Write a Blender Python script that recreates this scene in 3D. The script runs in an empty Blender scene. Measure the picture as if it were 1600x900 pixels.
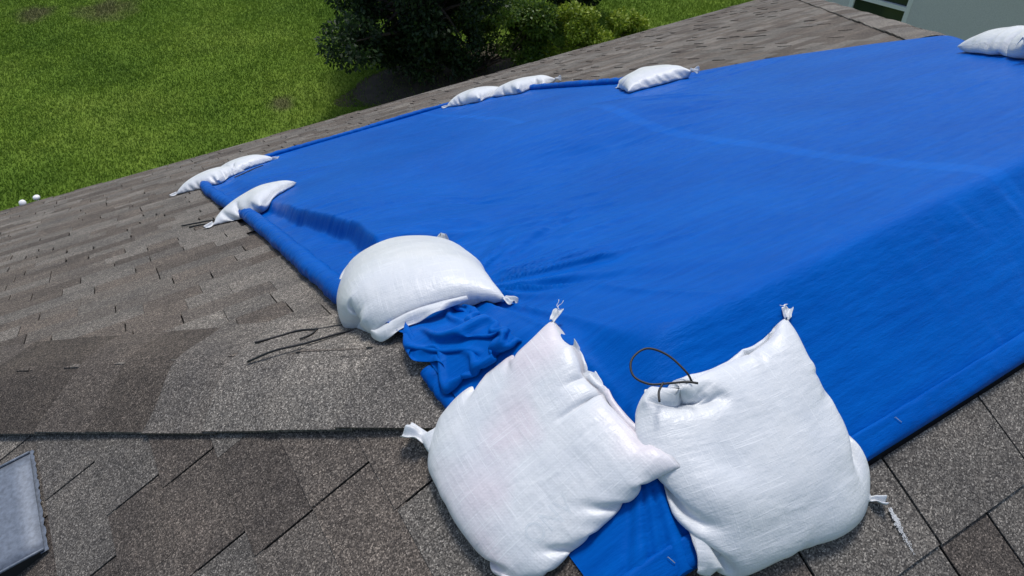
import bpy, bmesh, math, random
import numpy as np
from mathutils import Vector, Matrix

# ---------------------------------------------------------------- camera, sky, sun, exposure
scene = bpy.context.scene
F_PX, PITCH, ROLL, YAW = 1183.9, 0.744658, -0.006809, 1.0393356
CAM = np.array([-0.80016, -0.74761, 1.09153])
fw = np.array([math.cos(YAW)*math.cos(PITCH), math.sin(YAW)*math.cos(PITCH), -math.sin(PITCH)])
rt = np.array([math.sin(YAW), -math.cos(YAW), 0.0])
up = np.cross(rt, fw)
rt, up = rt*math.cos(ROLL)+up*math.sin(ROLL), -rt*math.sin(ROLL)+up*math.cos(ROLL)
cam_data = bpy.data.cameras.new('camera')
cam = bpy.data.objects.new('camera', cam_data)
scene.collection.objects.link(cam)
cam.matrix_world = Matrix(((rt[0], up[0], -fw[0], CAM[0]), (rt[1], up[1], -fw[1], CAM[1]),
                           (rt[2], up[2], -fw[2], CAM[2]), (0, 0, 0, 1)))
cam_data.sensor_width = 36.0
cam_data.lens = 36.0*F_PX/1600.0
cam_data.clip_start = 0.05
cam_data.clip_end = 1000.0
scene.camera = cam

SUN_EL, SUN_AZ = math.radians(62), math.radians(54)      # azimuth counter-clockwise from +X
world = bpy.data.worlds.new('World')
scene.world = world
world.use_nodes = True
wn = world.node_tree
sky = wn.nodes.new('ShaderNodeTexSky')
sky.sky_type = 'NISHITA'
sky.sun_disc = False
sky.sun_elevation = SUN_EL
sky.sun_rotation = math.pi/2 - SUN_AZ
sky.air_density = 1.0
sky.dust_density = 2.0
bg = wn.nodes['Background']
wn.links.new(sky.outputs[0], bg.inputs[0])
bg.inputs[1].default_value = 0.15
sun_data = bpy.data.lights.new('sun', 'SUN')
sun_data.energy = 2.6
sun_data.angle = math.radians(14.0)
sun_data.color = (1.0, 0.975, 0.94)
sun = bpy.data.objects.new('sun', sun_data)
scene.collection.objects.link(sun)
sd = Vector((math.cos(SUN_EL)*math.cos(SUN_AZ), math.cos(SUN_EL)*math.sin(SUN_AZ), math.sin(SUN_EL)))
sun.rotation_euler = sd.to_track_quat('Z', 'Y').to_euler()
sun.location = sd*20
scene.view_settings.view_transform = 'Standard'
scene.view_settings.look = 'None'
scene.view_settings.gamma = 1.0
scene.view_settings.exposure = 0.0
scene.view_settings.use_curve_mapping = False

# ---------------------------------------------------------------- helpers
rng = np.random.default_rng(7)
random.seed(7)
C = scene.collection
AL = 0.4584549
T, SA, CA = math.tan(AL), math.sin(AL), math.cos(AL)
EAVE, LR = 7.637, 1.807
GROUND = -6.4


def project(P):
    d = np.atleast_2d(np.asarray(P, float))-CAM
    z = d@fw
    zz = np.where(np.abs(z) < 1e-6, 1e-6, z)
    return 800+F_PX*(d@rt)/zz, 450-F_PX*(d@up)/zz, z


def obj(name, verts, faces, mat, parent=None, smooth=False, uv=None):
    me = bpy.data.meshes.new(name)
    verts = np.asarray(verts, np.float32)
    if isinstance(faces, np.ndarray):
        n, k = faces.shape
        me.vertices.add(len(verts))
        me.vertices.foreach_set('co', verts.ravel())
        me.loops.add(n*k)
        me.loops.foreach_set('vertex_index', faces.astype(np.int32).ravel())
        me.polygons.add(n)
        me.polygons.foreach_set('loop_start', np.arange(0, n*k, k, dtype=np.int32))
        me.polygons.foreach_set('loop_total', np.full(n, k, dtype=np.int32))
        me.update(calc_edges=True)
        me.validate()
    else:
        me.from_pydata([tuple(map(float, v)) for v in verts], [], faces)
        me.update()
    if uv is not None:
        ul = me.uv_layers.new(name='UVMap')
        li = np.zeros(len(me.loops), np.int32)
        me.loops.foreach_get('vertex_index', li)
        ul.data.foreach_set('uv', np.asarray(uv, np.float32)[li].ravel())
    if smooth:
        me.polygons.foreach_set('use_smooth', np.ones(len(me.polygons), bool))
    me.materials.append(mat)
    o = bpy.data.objects.new(name, me)
    C.objects.link(o)
    if parent is not None:
        o.parent = parent
        o.matrix_parent_inverse = parent.matrix_basis.inverted()
    return o


def empty(name, loc, label, cat, group=None):
    o = bpy.data.objects.new(name, None)
    o.empty_display_size = 0.2
    C.objects.link(o)
    o.location = loc
    tag(o, label, cat, group)
    bpy.context.view_layer.update()
    return o


def tag(o, label, cat=None, group=None):
    o['label'] = label
    if cat:
        o['category'] = cat
    if group:
        o['group'] = group
    return o


def tube(path, rad, n=10, cap=True, flat=None):
    """verts, faces of a tube along path; rad scalar, array per ring, or (ring, n) array."""
    P = np.asarray(path, float)
    m = len(P)
    tg = np.gradient(P, axis=0)
    tg /= np.linalg.norm(tg, axis=1)[:, None]+1e-12
    ref = np.array([0, 0, 1.0])
    V = []
    R = np.asarray(rad, float)
    if R.ndim == 0:
        R = np.full((m, n), float(R))
    elif R.ndim == 1:
        R = np.repeat(R[:, None], n, 1)
    a = np.arange(n)*2*math.pi/n
    for i in range(m):
        r = ref if abs(tg[i]@ref) < 0.95 else np.array([1.0, 0, 0])
        s = np.cross(tg[i], r)
        s /= np.linalg.norm(s)
        w = np.cross(s, tg[i])
        f = 1.0 if flat is None else flat
        V.append(P[i]+np.outer(np.cos(a)*R[i], s)+np.outer(np.sin(a)*R[i]*f, w))
    V = np.concatenate(V)
    Fc = []
    for i in range(m-1):
        for j in range(n):
            k = (j+1) % n
            Fc.append((i*n+j, i*n+k, (i+1)*n+k, (i+1)*n+j))
    if cap:
        Fc.append(tuple(range(n-1, -1, -1)))
        Fc.append(tuple(range((m-1)*n, m*n)))
    return V, Fc


def box(c, s, ax=None):
    c = np.asarray(c, float)
    A = np.eye(3) if ax is None else np.asarray(ax, float)
    V = [c+A.T@(np.array([x, y, z])*np.asarray(s)/2) for x in (-1, 1) for y in (-1, 1) for z in (-1, 1)]
    Fc = [(0, 1, 3, 2), (4, 6, 7, 5), (0, 4, 5, 1), (2, 3, 7, 6), (0, 2, 6, 4), (1, 5, 7, 3)]
    return V, Fc


def join(parts):
    V, Fc = [], []
    for v, f in parts:
        o = len(V)
        V += [tuple(x) for x in v]
        Fc += [tuple(int(i)+o for i in q) for q in f]
    return V, Fc


def bez(pts, n=30):
    """Catmull-Rom through points."""
    P = np.asarray(pts, float)
    P = np.vstack([2*P[0]-P[1], P, 2*P[-1]-P[-2]])
    out = []
    seg = len(P)-3
    per = max(2, n//seg)
    for i in range(seg):
        p0, p1, p2, p3 = P[i:i+4]
        for s in np.linspace(0, 1, per, endpoint=(i == seg-1)):
            out.append(0.5*((2*p1)+(-p0+p2)*s+(2*p0-5*p1+4*p2-p3)*s*s+(-p0+3*p1-3*p2+p3)*s**3))
    return np.array(out)


def _hash(ix, iy, seed):
    h = (ix.astype(np.int64)*374761393+iy.astype(np.int64)*668265263+seed*974711) & 0xffffffff
    h = ((h ^ (h >> 13))*1274126177) & 0xffffffff
    h = h ^ (h >> 16)
    return (h & 0xffff)/32767.5-1.0


def noise(x, y, seed=0):
    x, y = np.broadcast_arrays(np.asarray(x, float), np.asarray(y, float))
    ix, iy = np.floor(x), np.floor(y)
    fx, fy = x-ix, y-iy
    u, v = fx*fx*fx*(fx*(fx*6-15)+10), fy*fy*fy*(fy*(fy*6-15)+10)
    a, b = _hash(ix, iy, seed), _hash(ix+1, iy, seed)
    c, d = _hash(ix, iy+1, seed), _hash(ix+1, iy+1, seed)
    return (a*(1-u)+b*u)*(1-v)+(c*(1-u)+d*u)*v


def fbm(x, y, seed=0, oct=3):
    s, a = 0, 1.0
    for i in range(oct):
        s = s+a*noise(x*2**i, y*2**i, seed+i*17)
        a *= 0.5
    return s


def sst(a, b, x):
    t = np.clip((np.asarray(x, float)-a)/(b-a), 0, 1)
    return t*t*(3-2*t)


# ---------------------------------------------------------------- materials
def mat(name):
    m = bpy.data.materials.new(name)
    m.use_nodes = True
    nt = m.node_tree
    return m, nt, nt.nodes['Principled BSDF']


def nd(nt, t, **kw):
    n = nt.nodes.new(t)
    for k, v in kw.items():
        if hasattr(n, k):
            setattr(n, k, v)
        else:
            n.inputs[k].default_value = v
    return n


def math_n(nt, op, a, b=None):
    n = nt.nodes.new('ShaderNodeMath')
    n.operation = op
    for i, v in enumerate((a, b)):
        if v is None:
            continue
        if hasattr(v, 'links') or hasattr(v, 'is_linked'):
            nt.links.new(v, n.inputs[i])
        else:
            n.inputs[i].default_value = v
    return n.outputs[0]


def ramp(nt, fac, stops):
    r = nt.nodes.new('ShaderNodeValToRGB')
    els = r.color_ramp.elements
    while len(els) < len(stops):
        els.new(0.5)
    for e, (p, c) in zip(els, stops):
        e.position = p
        e.color = (*c, 1) if len(c) == 3 else c
    nt.links.new(fac, r.inputs[0])
    return r.outputs[0]


def mixc(nt, fac, a, b, mode='MIX'):
    m = nt.nodes.new('ShaderNodeMix')
    m.data_type = 'RGBA'
    m.blend_type = mode
    for i, v in ((0, fac), (6, a), (7, b)):
        if hasattr(v, 'is_linked'):
            nt.links.new(v, m.inputs[i])
        else:
            m.inputs[i].default_value = (*v, 1) if isinstance(v, tuple) and len(v) == 3 else v
    return m.outputs[2]


def tex_noise(nt, vec, scale, detail=3, rough=0.55):
    n = nd(nt, 'ShaderNodeTexNoise')
    n.inputs['Scale'].default_value = scale
    n.inputs['Detail'].default_value = detail
    n.inputs['Roughness'].default_value = rough
    nt.links.new(vec, n.inputs['Vector'])
    return n.outputs['Fac']


def scaled(nt, vec, s, rot=(0, 0, 0)):
    m = nd(nt, 'ShaderNodeMapping')
    m.inputs['Scale'].default_value = s
    m.inputs['Rotation'].default_value = rot
    nt.links.new(vec, m.inputs['Vector'])
    return m.outputs[0]


def bump(nt, h, strength, dist, prev=None):
    b = nd(nt, 'ShaderNodeBump')
    b.inputs['Strength'].default_value = strength
    b.inputs['Distance'].default_value = dist
    nt.links.new(h, b.inputs['Height'])
    if prev is not None:
        nt.links.new(prev, b.inputs['Normal'])
    return b.outputs[0]


def facets(nt, vec, scale):
    """flat facets with sharp creases between them, as in crumpled plastic film."""
    n = nd(nt, 'ShaderNodeTexNoise')
    n.inputs['Scale'].default_value = scale*0.8
    n.inputs['Detail'].default_value = 2
    nt.links.new(vec, n.inputs['Vector'])
    mx = nd(nt, 'ShaderNodeVectorMath', operation='MULTIPLY_ADD')
    nt.links.new(n.outputs['Color'], mx.inputs[0])
    mx.inputs[1].default_value = (0.9/scale,)*3
    nt.links.new(vec, mx.inputs[2])
    tot = None
    for k, w in ((1.0, 1.0), (2.7, 0.4)):
        v = nd(nt, 'ShaderNodeTexVoronoi')
        v.inputs['Scale'].default_value = scale*k
        nt.links.new(mx.outputs[0], v.inputs['Vector'])
        t = math_n(nt, 'MULTIPLY', v.outputs['Distance'], w/k)
        tot = t if tot is None else math_n(nt, 'ADD', tot, t)
    return tot


def shingle_material(name='asphalt_shingle', stops=None):
    m, nt, p = mat(name)
    L = nt.links
    g = nd(nt, 'ShaderNodeNewGeometry')
    oi = nd(nt, 'ShaderNodeObjectInfo')
    r = math_n(nt, 'FRACT', math_n(nt, 'ADD', g.outputs['Random Per Island'], oi.outputs['Random']))
    pos = g.outputs['Position']
    base = ramp(nt, r, stops or [(0.0, (0.092, 0.081, 0.073)), (0.35, (0.138, 0.121, 0.107)), (0.6, (0.136, 0.129, 0.120)),
                        (1.0, (0.190, 0.179, 0.164))])
    v = nd(nt, 'ShaderNodeTexVoronoi')
    v.inputs['Scale'].default_value = 390
    L.new(pos, v.inputs['Vector'])
    sep = nd(nt, 'ShaderNodeSeparateColor')
    L.new(v.outputs['Color'], sep.inputs[0])
    gran = ramp(nt, sep.outputs[0], [(0.0, (0.28, 0.27, 0.27)), (0.45, (0.72, 0.70, 0.68)), (0.8, (1.25, 1.2, 1.14)),
                                     (0.93, (1.8, 1.76, 1.68)), (1.0, (2.9, 2.8, 2.65))])
    col = mixc(nt, 1.0, base, gran, 'MULTIPLY')
    blot = tex_noise(nt, pos, 4.5, 4, 0.6)
    col = mixc(nt, 1.0, col, ramp(nt, blot, [(0.3, (0.74, 0.74, 0.75)), (0.55, (1.0, 0.99, 0.97)), (0.75, (1.16, 1.13, 1.1))]), 'MULTIPLY')
    fine = tex_noise(nt, pos, 38, 3, 0.6)
    col = mixc(nt, 1.0, col, ramp(nt, fine, [(0.3, (0.85, 0.85, 0.86)), (0.7, (1.12, 1.11, 1.1))]), 'MULTIPLY')
    L.new(col, p.inputs['Base Color'])
    p.inputs['Roughness'].default_value = 0.93
    p.inputs['Specular IOR Level'].default_value = 0.25
    h = math_n(nt, 'ADD', math_n(nt, 'MULTIPLY', sep.outputs[1], 0.6), tex_noise(nt, pos, 240, 2))
    L.new(bump(nt, h, 0.55, 0.0022), p.inputs['Normal'])
    return m


def simple(name, col, rough=0.6, metal=0.0, var=0.12, scale=20, spec=0.5):
    m, nt, p = mat(name)
    g = nd(nt, 'ShaderNodeNewGeometry')
    n = tex_noise(nt, g.outputs['Position'], scale, 4)
    a = tuple(c*(1-var) for c in col)
    b = tuple(min(1, c*(1+var)) for c in col)
    nt.links.new(ramp(nt, n, [(0.3, a), (0.7, b)]), p.inputs['Base Color'])
    p.inputs['Roughness'].default_value = rough
    p.inputs['Metallic'].default_value = metal
    p.inputs['Specular IOR Level'].default_value = spec
    return m


def tarp_material():
    m, nt, p = mat('blue_polyethylene_tarp')
    L = nt.links
    uv = nd(nt, 'ShaderNodeTexCoord').outputs['UV']       # metres of cloth
    g = nd(nt, 'ShaderNodeNewGeometry')
    sx = nd(nt, 'ShaderNodeSeparateXYZ')
    L.new(uv, sx.inputs[0])
    u, v = sx.outputs[0], sx.outputs[1]
    n1 = tex_noise(nt, scaled(nt, uv, (3.0, 46, 1), (0, 0, 0.10)), 1.0, 6, 0.7)   # streaks along the weave and the fine wrinkles
    n2 = tex_noise(nt, uv, 1.6, 4, 0.6)
    n3 = tex_noise(nt, scaled(nt, uv, (420, 60, 1)), 1.0, 2, 0.5)
    col = ramp(nt, n2, [(0.3, (0.0006, 0.078, 0.375)), (0.7, (0.001, 0.102, 0.45))])
    col = mixc(nt, 1.0, col, ramp(nt, n1, [(0.25, (0.72, 0.78, 0.85)), (0.75, (1.16, 1.12, 1.08))]), 'MULTIPLY')  # weave tone, plus wrinkle light and dark painted into the colour
    # welded centre seam: a double layer
    d = math_n(nt, 'ABSOLUTE', math_n(nt, 'SUBTRACT', u, math_n(nt, 'ADD', 1.045, math_n(nt, 'MULTIPLY', v, 0.13))))
    seam = ramp(nt, d, [(0.024, (1, 1, 1)), (0.034, (0, 0, 0))])
    col = mixc(nt, math_n(nt, 'MULTIPLY', seam, 0.18), col, (0.006, 0.17, 0.68))
    L.new(col, p.inputs['Base Color'])
    p.inputs['Roughness'].default_value = 0.42
    p.inputs['Specular IOR Level'].default_value = 0.06
    p.inputs['Specular Tint'].default_value = (0.22, 0.5, 1.0, 1.0)
    p.inputs['Sheen Weight'].default_value = 0.0
    weave = nd(nt, 'ShaderNodeTexChecker')
    weave.inputs['Scale'].default_value = 1.0
    L.new(scaled(nt, uv, (330, 330, 1)), weave.inputs['Vector'])
    crink = tex_noise(nt, scaled(nt, uv, (14, 42, 1)), 1.0, 5, 0.62)
    b = bump(nt, weave.outputs['Fac'], 0.12, 0.0006)
    b = bump(nt, n1, 0.6, 0.003, b)
    b = bump(nt, crink, 0.5, 0.008, b)
    b = bump(nt, facets(nt, uv, 7.0), 0.18, 0.010, b)
    L.new(b, p.inputs['Normal'])
    rr = ramp(nt, tex_noise(nt, uv, 30, 3), [(0.35, (0.34,)*3), (0.7, (0.46,)*3)])
    L.new(rr, p.inputs['Roughness'])
    return m


def bag_material(name, tint=0.0, weave_scale=1.0):
    m, nt, p = mat(name)
    L = nt.links
    uv = nd(nt, 'ShaderNodeTexCoord').outputs['UV']
    col = ramp(nt, tex_noise(nt, uv, 9, 4, 0.6), [(0.3, (0.67, 0.70, 0.73)), (0.7, (0.77, 0.785, 0.79))])
    if tint:
        pk = ramp(nt, tex_noise(nt, scaled(nt, uv, (1, 1, 1)), 5.0, 2, 0.4), [(0.46, (0, 0, 0)), (0.58, (1, 1, 1))])
        col = mixc(nt, math_n(nt, 'MULTIPLY', pk, tint), col, (0.76, 0.66, 0.70))
    # woven tapes: pale single threads running both ways
    la = tex_noise(nt, scaled(nt, uv, (420*weave_scale, 9, 1)), 1.0, 1, 0.5)
    lb = tex_noise(nt, scaled(nt, uv, (9, 420*weave_scale, 1)), 1.0, 1, 0.5)
    la = ramp(nt, la, [(0.62, (0, 0, 0)), (0.72, (1, 1, 1))])
    lb = ramp(nt, lb, [(0.62, (0, 0, 0)), (0.72, (1, 1, 1))])
    ln = math_n(nt, 'MAXIMUM', la, lb)
    col = mixc(nt, math_n(nt, 'MULTIPLY', ln, 0.45), col, (0.90, 0.92, 0.93))
    L.new(col, p.inputs['Base Color'])
    p.inputs['Roughness'].default_value = 0.36
    p.inputs['Specular IOR Level'].default_value = 0.5
    ck = nd(nt, 'ShaderNodeTexChecker')
    ck.inputs['Scale'].default_value = 1.0
    L.new(scaled(nt, uv, (300*weave_scale, 300*weave_scale, 1)), ck.inputs['Vector'])
    b = bump(nt, ck.outputs['Fac'], 0.3, 0.0007)
    b = bump(nt, ln, 0.25, 0.0008, b)
    b = bump(nt, tex_noise(nt, scaled(nt, uv, (30, 55, 1)), 1.0, 5, 0.7), 0.25, 0.006, b)
    wr = nd(nt, 'ShaderNodeTexNoise')
    wr.noise_type = 'RIDGED_MULTIFRACTAL'
    wr.inputs['Scale'].default_value = 9.0
    wr.inputs['Detail'].default_value = 3
    wr.inputs['Distortion'].default_value = 0.6
    L.new(scaled(nt, uv, (1.0, 1.7, 1)), wr.inputs['Vector'])
    b = bump(nt, wr.outputs['Fac'], 0.2, 0.006, b)
    b = bump(nt, facets(nt, scaled(nt, uv, (1.0, 1.5, 1), (0, 0, 0.5)), 11.0), 0.20, 0.012, b)
    b = bump(nt, tex_noise(nt, scaled(nt, uv, (5, 26, 1), (0, 0, 0.9)), 1.0, 4, 0.6), 0.35, 0.010, b)
    b = bump(nt, tex_noise(nt, scaled(nt, uv, (24, 5, 1), (0, 0, 0.3)), 1.0, 4, 0.6), 0.30, 0.010, b)
    L.new(b, p.inputs['Normal'])
    tr = nd(nt, 'ShaderNodeBsdfTranslucent')
    L.new(col, tr.inputs['Color'])
    L.new(b, tr.inputs['Normal'])
    mx = nd(nt, 'ShaderNodeMixShader')
    mx.inputs[0].default_value = 0.12
    L.new(p.outputs[0], mx.inputs[1])
    L.new(tr.outputs[0], mx.inputs[2])
    L.new(mx.outputs[0], nt.nodes['Material Output'].inputs['Surface'])
    return m


def leaf_material(name, c0, c1, c2):
    m, nt, p = mat(name)
    L = nt.links
    g = nd(nt, 'ShaderNodeNewGeometry')
    col = ramp(nt, g.outputs['Random Per Island'], [(0.0, c0), (0.6, c1), (1.0, c2)])
    L.new(col, p.inputs['Base Color'])
    p.inputs['Roughness'].default_value = 0.5
    p.inputs['Specular IOR Level'].default_value = 0.35
    tr = nd(nt, 'ShaderNodeBsdfTranslucent')
    L.new(col, tr.inputs['Color'])
    mx = nd(nt, 'ShaderNodeMixShader')
    mx.inputs[0].default_value = 0.3
    L.new(p.outputs[0], mx.inputs[1])
    L.new(tr.outputs[0], mx.inputs[2])
    L.new(mx.outputs[0], nt.nodes['Material Output'].inputs['Surface'])
    return m


def lawn_color(nt, pos, rnd=None):
    n1 = tex_noise(nt, pos, 0.35, 5, 0.6)
    n2 = tex_noise(nt, pos, 1.7, 4, 0.6)
    col = ramp(nt, n1, [(0.32, (0.085, 0.160, 0.016)), (0.5, (0.130, 0.215, 0.024)), (0.68, (0.185, 0.265, 0.038))])
    col = mixc(nt, 1.0, col, ramp(nt, n2, [(0.3, (0.84, 0.87, 0.86)), (0.7, (1.12, 1.10, 1.06))]), 'MULTIPLY')
    for (x, y, r) in ((0.0, 20.0, 0.75), (2.15, 13.3, 0.30), (-1.6, 20.6, 0.5)):
        vd = nd(nt, 'ShaderNodeVectorMath', operation='DISTANCE')
        mp = scaled(nt, pos, (1, 1.0, 0))
        nt.links.new(mp, vd.inputs[0])
        vd.inputs[1].default_value = (x, y, 0)
        dd = math_n(nt, 'ADD', vd.outputs['Value'], math_n(nt, 'MULTIPLY', tex_noise(nt, pos, 2.2, 3), r*1.4))
        f = nd(nt, 'ShaderNodeMapRange')
        nt.links.new(dd, f.inputs[0])
        f.inputs[1].default_value = r*1.9
        f.inputs[2].default_value = r*1.1
        f.inputs[3].default_value = 0.0
        f.inputs[4].default_value = 0.7
        col = mixc(nt, f.outputs[0], col, (0.13, 0.11, 0.065))
    return col


def grass_material():
    m, nt, p = mat('grass_blades')
    L = nt.links
    g = nd(nt, 'ShaderNodeNewGeometry')
    col = lawn_color(nt, g.outputs['Position'])
    col = mixc(nt, 1.0, col, ramp(nt, g.outputs['Random Per Island'], [(0.0, (0.85, 0.88, 0.88)), (0.6, (1.0, 1.0, 1.0)), (0.93, (1.12, 1.1, 1.05)), (1.0, (1.4, 1.25, 1.3))]), 'MULTIPLY')
    L.new(col, p.inputs['Base Color'])
    p.inputs['Roughness'].default_value = 0.6
    p.inputs['Specular IOR Level'].default_value = 0.2
    tr = nd(nt, 'ShaderNodeBsdfTranslucent')
    L.new(col, tr.inputs['Color'])
    mx = nd(nt, 'ShaderNodeMixShader')
    mx.inputs[0].default_value = 0.35
    L.new(p.outputs[0], mx.inputs[1])
    L.new(tr.outputs[0], mx.inputs[2])
    L.new(mx.outputs[0], nt.nodes['Material Output'].inputs['Surface'])
    return m


def lawn_material():
    m, nt, p = mat('lawn_ground')
    g = nd(nt, 'ShaderNodeNewGeometry')
    col = mixc(nt, 0.15, lawn_color(nt, g.outputs['Position']), (0.05, 0.045, 0.025))
    nt.links.new(col, p.inputs['Base Color'])
    p.inputs['Roughness'].default_value = 0.95
    p.inputs['Specular IOR Level'].default_value = 0.1
    return m


M_SH = shingle_material()
M_CAP = shingle_material('ridge_cap_shingle', [(0.0, (0.078, 0.068, 0.060)), (0.3, (0.118, 0.104, 0.093)), (0.6, (0.16, 0.152, 0.142)), (1.0, (0.20, 0.19, 0.175))])
M_DECK = simple('roof_underlay', (0.018, 0.017, 0.016), 0.95)
M_TARP = tarp_material()
M_BAG = bag_material('white_woven_polypropylene')
M_BAGP = bag_material('white_woven_polypropylene_printed', 0.55)
M_CORD = simple('black_tie_cord', (0.012, 0.012, 0.012), 0.55)
M_THREAD = simple('white_thread', (0.8, 0.8, 0.78), 0.6)
M_STAPLE = simple('steel_staple', (0.6, 0.6, 0.62), 0.3, 0.9)
M_VENT = simple('galvanised_vent_metal', (0.15, 0.175, 0.215), 0.6, 0.25, 0.25, 90)
M_VENTIN = simple('vent_dark_inside', (0.012, 0.012, 0.014), 0.8)
M_STUCCO = simple('grey_stucco', (0.70, 0.69, 0.685), 0.9, 0, 0.1, 60, 0.2)
M_WHITE = simple('white_painted_frame', (0.86, 0.86, 0.85), 0.45, 0, 0.04)
M_BARK = simple('brown_bark', (0.06, 0.045, 0.035), 0.9, 0, 0.35, 30)
M_SOIL_SHADE = simple('soil_with_tree_shade', (0.05, 0.038, 0.026), 0.95, 0, 0.4, 6)  # dark soil colour, also carries the tree's shadow
M_WALL = simple('cream_house_wall', (0.55, 0.52, 0.46), 0.9, 0, 0.08, 30)
M_SCUFF = simple('white_paint_scuff', (0.55, 0.555, 0.55), 0.9)

# ---------------------------------------------------------------- tarp surface as a function of plan position
def roof_z(x, y):
    return -T*np.maximum(np.maximum(np.abs(y), -x), x-LR)


def roof_soft(x, y, k=42.0):
    a = np.stack([y, -y, -x, x-LR])
    mx = a.max(0)
    return -T*(mx+np.log(np.exp(k*(a-mx)).sum(0))/k)


Y0 = -0.36
_RY = [-0.5, 0.4, 1.3, 1.86, 2.41, 2.8, 3.3, 4.2, 5.1, 5.6]
_RX = [3.05, 3.2, 3.27, 3.17, 3.0, 2.70, 2.50, 2.50, 2.48, 2.46]
_FX = [-0.5, -0.30, 0.0, 0.3, 2.0, 2.3, 2.6]
_FY = [4.75, 4.85, 5.12, 5.20, 5.18, 5.10, 5.02]


def x_left(y):
    return -0.385-0.012*np.sin(y*2.1)


def x_right(y):
    return np.interp(y, _RY, _RX)


def y_far(x):
    return np.interp(x, _FX, _FY)


def in_tarp(x, y, m=0.0):
    return (x > x_left(y)+m) & (x < x_right(y)-m) & (y > Y0+m) & (y < y_far(x)-m)


def tarp_z(x, y, detail=True):
    z = roof_soft(x, y)+0.020
    z = z+0.018*(1-sst(-0.26, -0.08, x))*(1-sst(0.20, 0.30, np.abs(x+y)/1.414))*sst(0.0, 0.15, y)      # cap shingles underneath
    xl, xr = x_left(y), x_right(y)
    ed = np.minimum(np.minimum(x-xl, xr-x), y_far(x)-y)
    inn = sst(0.0, 0.45, ed)*sst(0.05, 0.8, y)
    # broad billows of the loose sheet on the far slope
    z = z+inn*(0.165*np.exp(-((y-2.25+0.30*(x-0.6))/0.55)**2)*sst(-0.25, 1.25, x)*(1-sst(1.35, 2.4, x))
               + 0.035*fbm(x*0.8+3, y*0.8, 5, 2))
    z = z-inn*0.022*np.exp(-((y-1.40-0.10*(x-0.5)-0.05*np.sin(x*3))/0.14)**2)*sst(0.1, 0.4, x)*(1-sst(0.9, 1.4, x))
    # box-like lift beside the rolled left edge
    am = sst(1.02, 1.2, y)*(1-sst(1.75, 3.2, y))
    xe = np.interp(y, [1.0, 1.30, 1.46, 2.1, 2.6, 3.2], [-0.255, -0.225, -0.205, -0.285, -0.295, -0.30])
    z = z+am*0.085*sst(0.0, 0.05, x-xe)*(1-sst(xe+0.05, 0.55, x))
    z = z+0.03*sst(1.9, 2.6, y)*sst(-0.30, -0.18, x)*(1-sst(-0.1, 0.7, x))*(1-sst(4.0, 4.7, y))
    if not detail:
        return z
    z = np.maximum(z, roof_soft(x, y)+0.016)
    # fan of tension wrinkles running from the bag at the hip toward the ridge end
    qx, qy = -0.20, 0.62
    r = np.hypot(x-qx, y-qy)
    th = np.arctan2(y-qy, x-qx)
    wv = np.abs(noise(th*8.5+0.6*noise(r*3, th, 9), r*1.2, 21))
    fan = (sst(0.06, 0.2, r)*(1-sst(0.35, 0.85, r)))*sst(-1.75, -1.45, th)*(1-sst(0.55, 1.0, th))
    z = z+0.026*fan*(0.75-wv)
    # second fan, short pleats below the ridge end between the two near bags
    qx, qy = -0.17, -0.13
    r = np.hypot(x-qx, y-qy)
    th = np.arctan2(y-qy, x-qx)
    z = z+0.026*np.abs(noise(th*6, r*2, 33))*sst(0.04, 0.1, r)*(1-sst(0.2, 0.34, r))*(1-sst(-2.4, -0.9, th)*0)*sst(0.0, -0.3, y+0.05)
    # crinkles: long and low on the far slope, short ripples down the near slope
    P = sst(0.0, 0.25, y)
    wx, wy = x+0.06*noise(x*2, y*2, 40), y+0.10*noise(x*1.3, y*2.2, 41)
    patch = 0.35+0.65*sst(-0.1, 0.5, fbm(x*1.1, y*1.6, 44, 2))
    wy = wy+0.38*wx
    cr = -np.abs(noise(wx*2.6, wy*11, 50))*0.012-np.abs(noise(wx*5.5, wy*24, 51))*0.0065-np.abs(noise(wx*9+wy*4, wy*40, 57))*0.0025
    z = z+P*patch*cr*sst(0, 0.15, ed)
    Bm = sst(0.02, -0.1, y)
    z = z+Bm*0.0022*noise(wx*30+wy*8, wy*7, 60)*(0.25+sst(0.2, 0.8, x))*sst(0.0, 0.5, noise(x*5, y*6, 61)+0.3)
    # loose folds beside the rolled left edge
    le = np.exp(-((x-xl-0.09)/0.06)**2)*sst(0.8, 1.2, y)
    z = z+le*0.012*(noise(x*4, y*14, 70)+0.6)
    return z


def ground_soft(x, y):
    return T*x+0.024+0*y


def ground_z(x, y):
    """what a bag lies on."""
    return np.where(in_tarp(x, y, -0.01), np.maximum(tarp_z(x, y, True)+0.003+0.016*np.exp(-((y+0.337)/0.03)**4), roof_z(x, y)+0.008), roof_z(x, y)+0.012)


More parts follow.
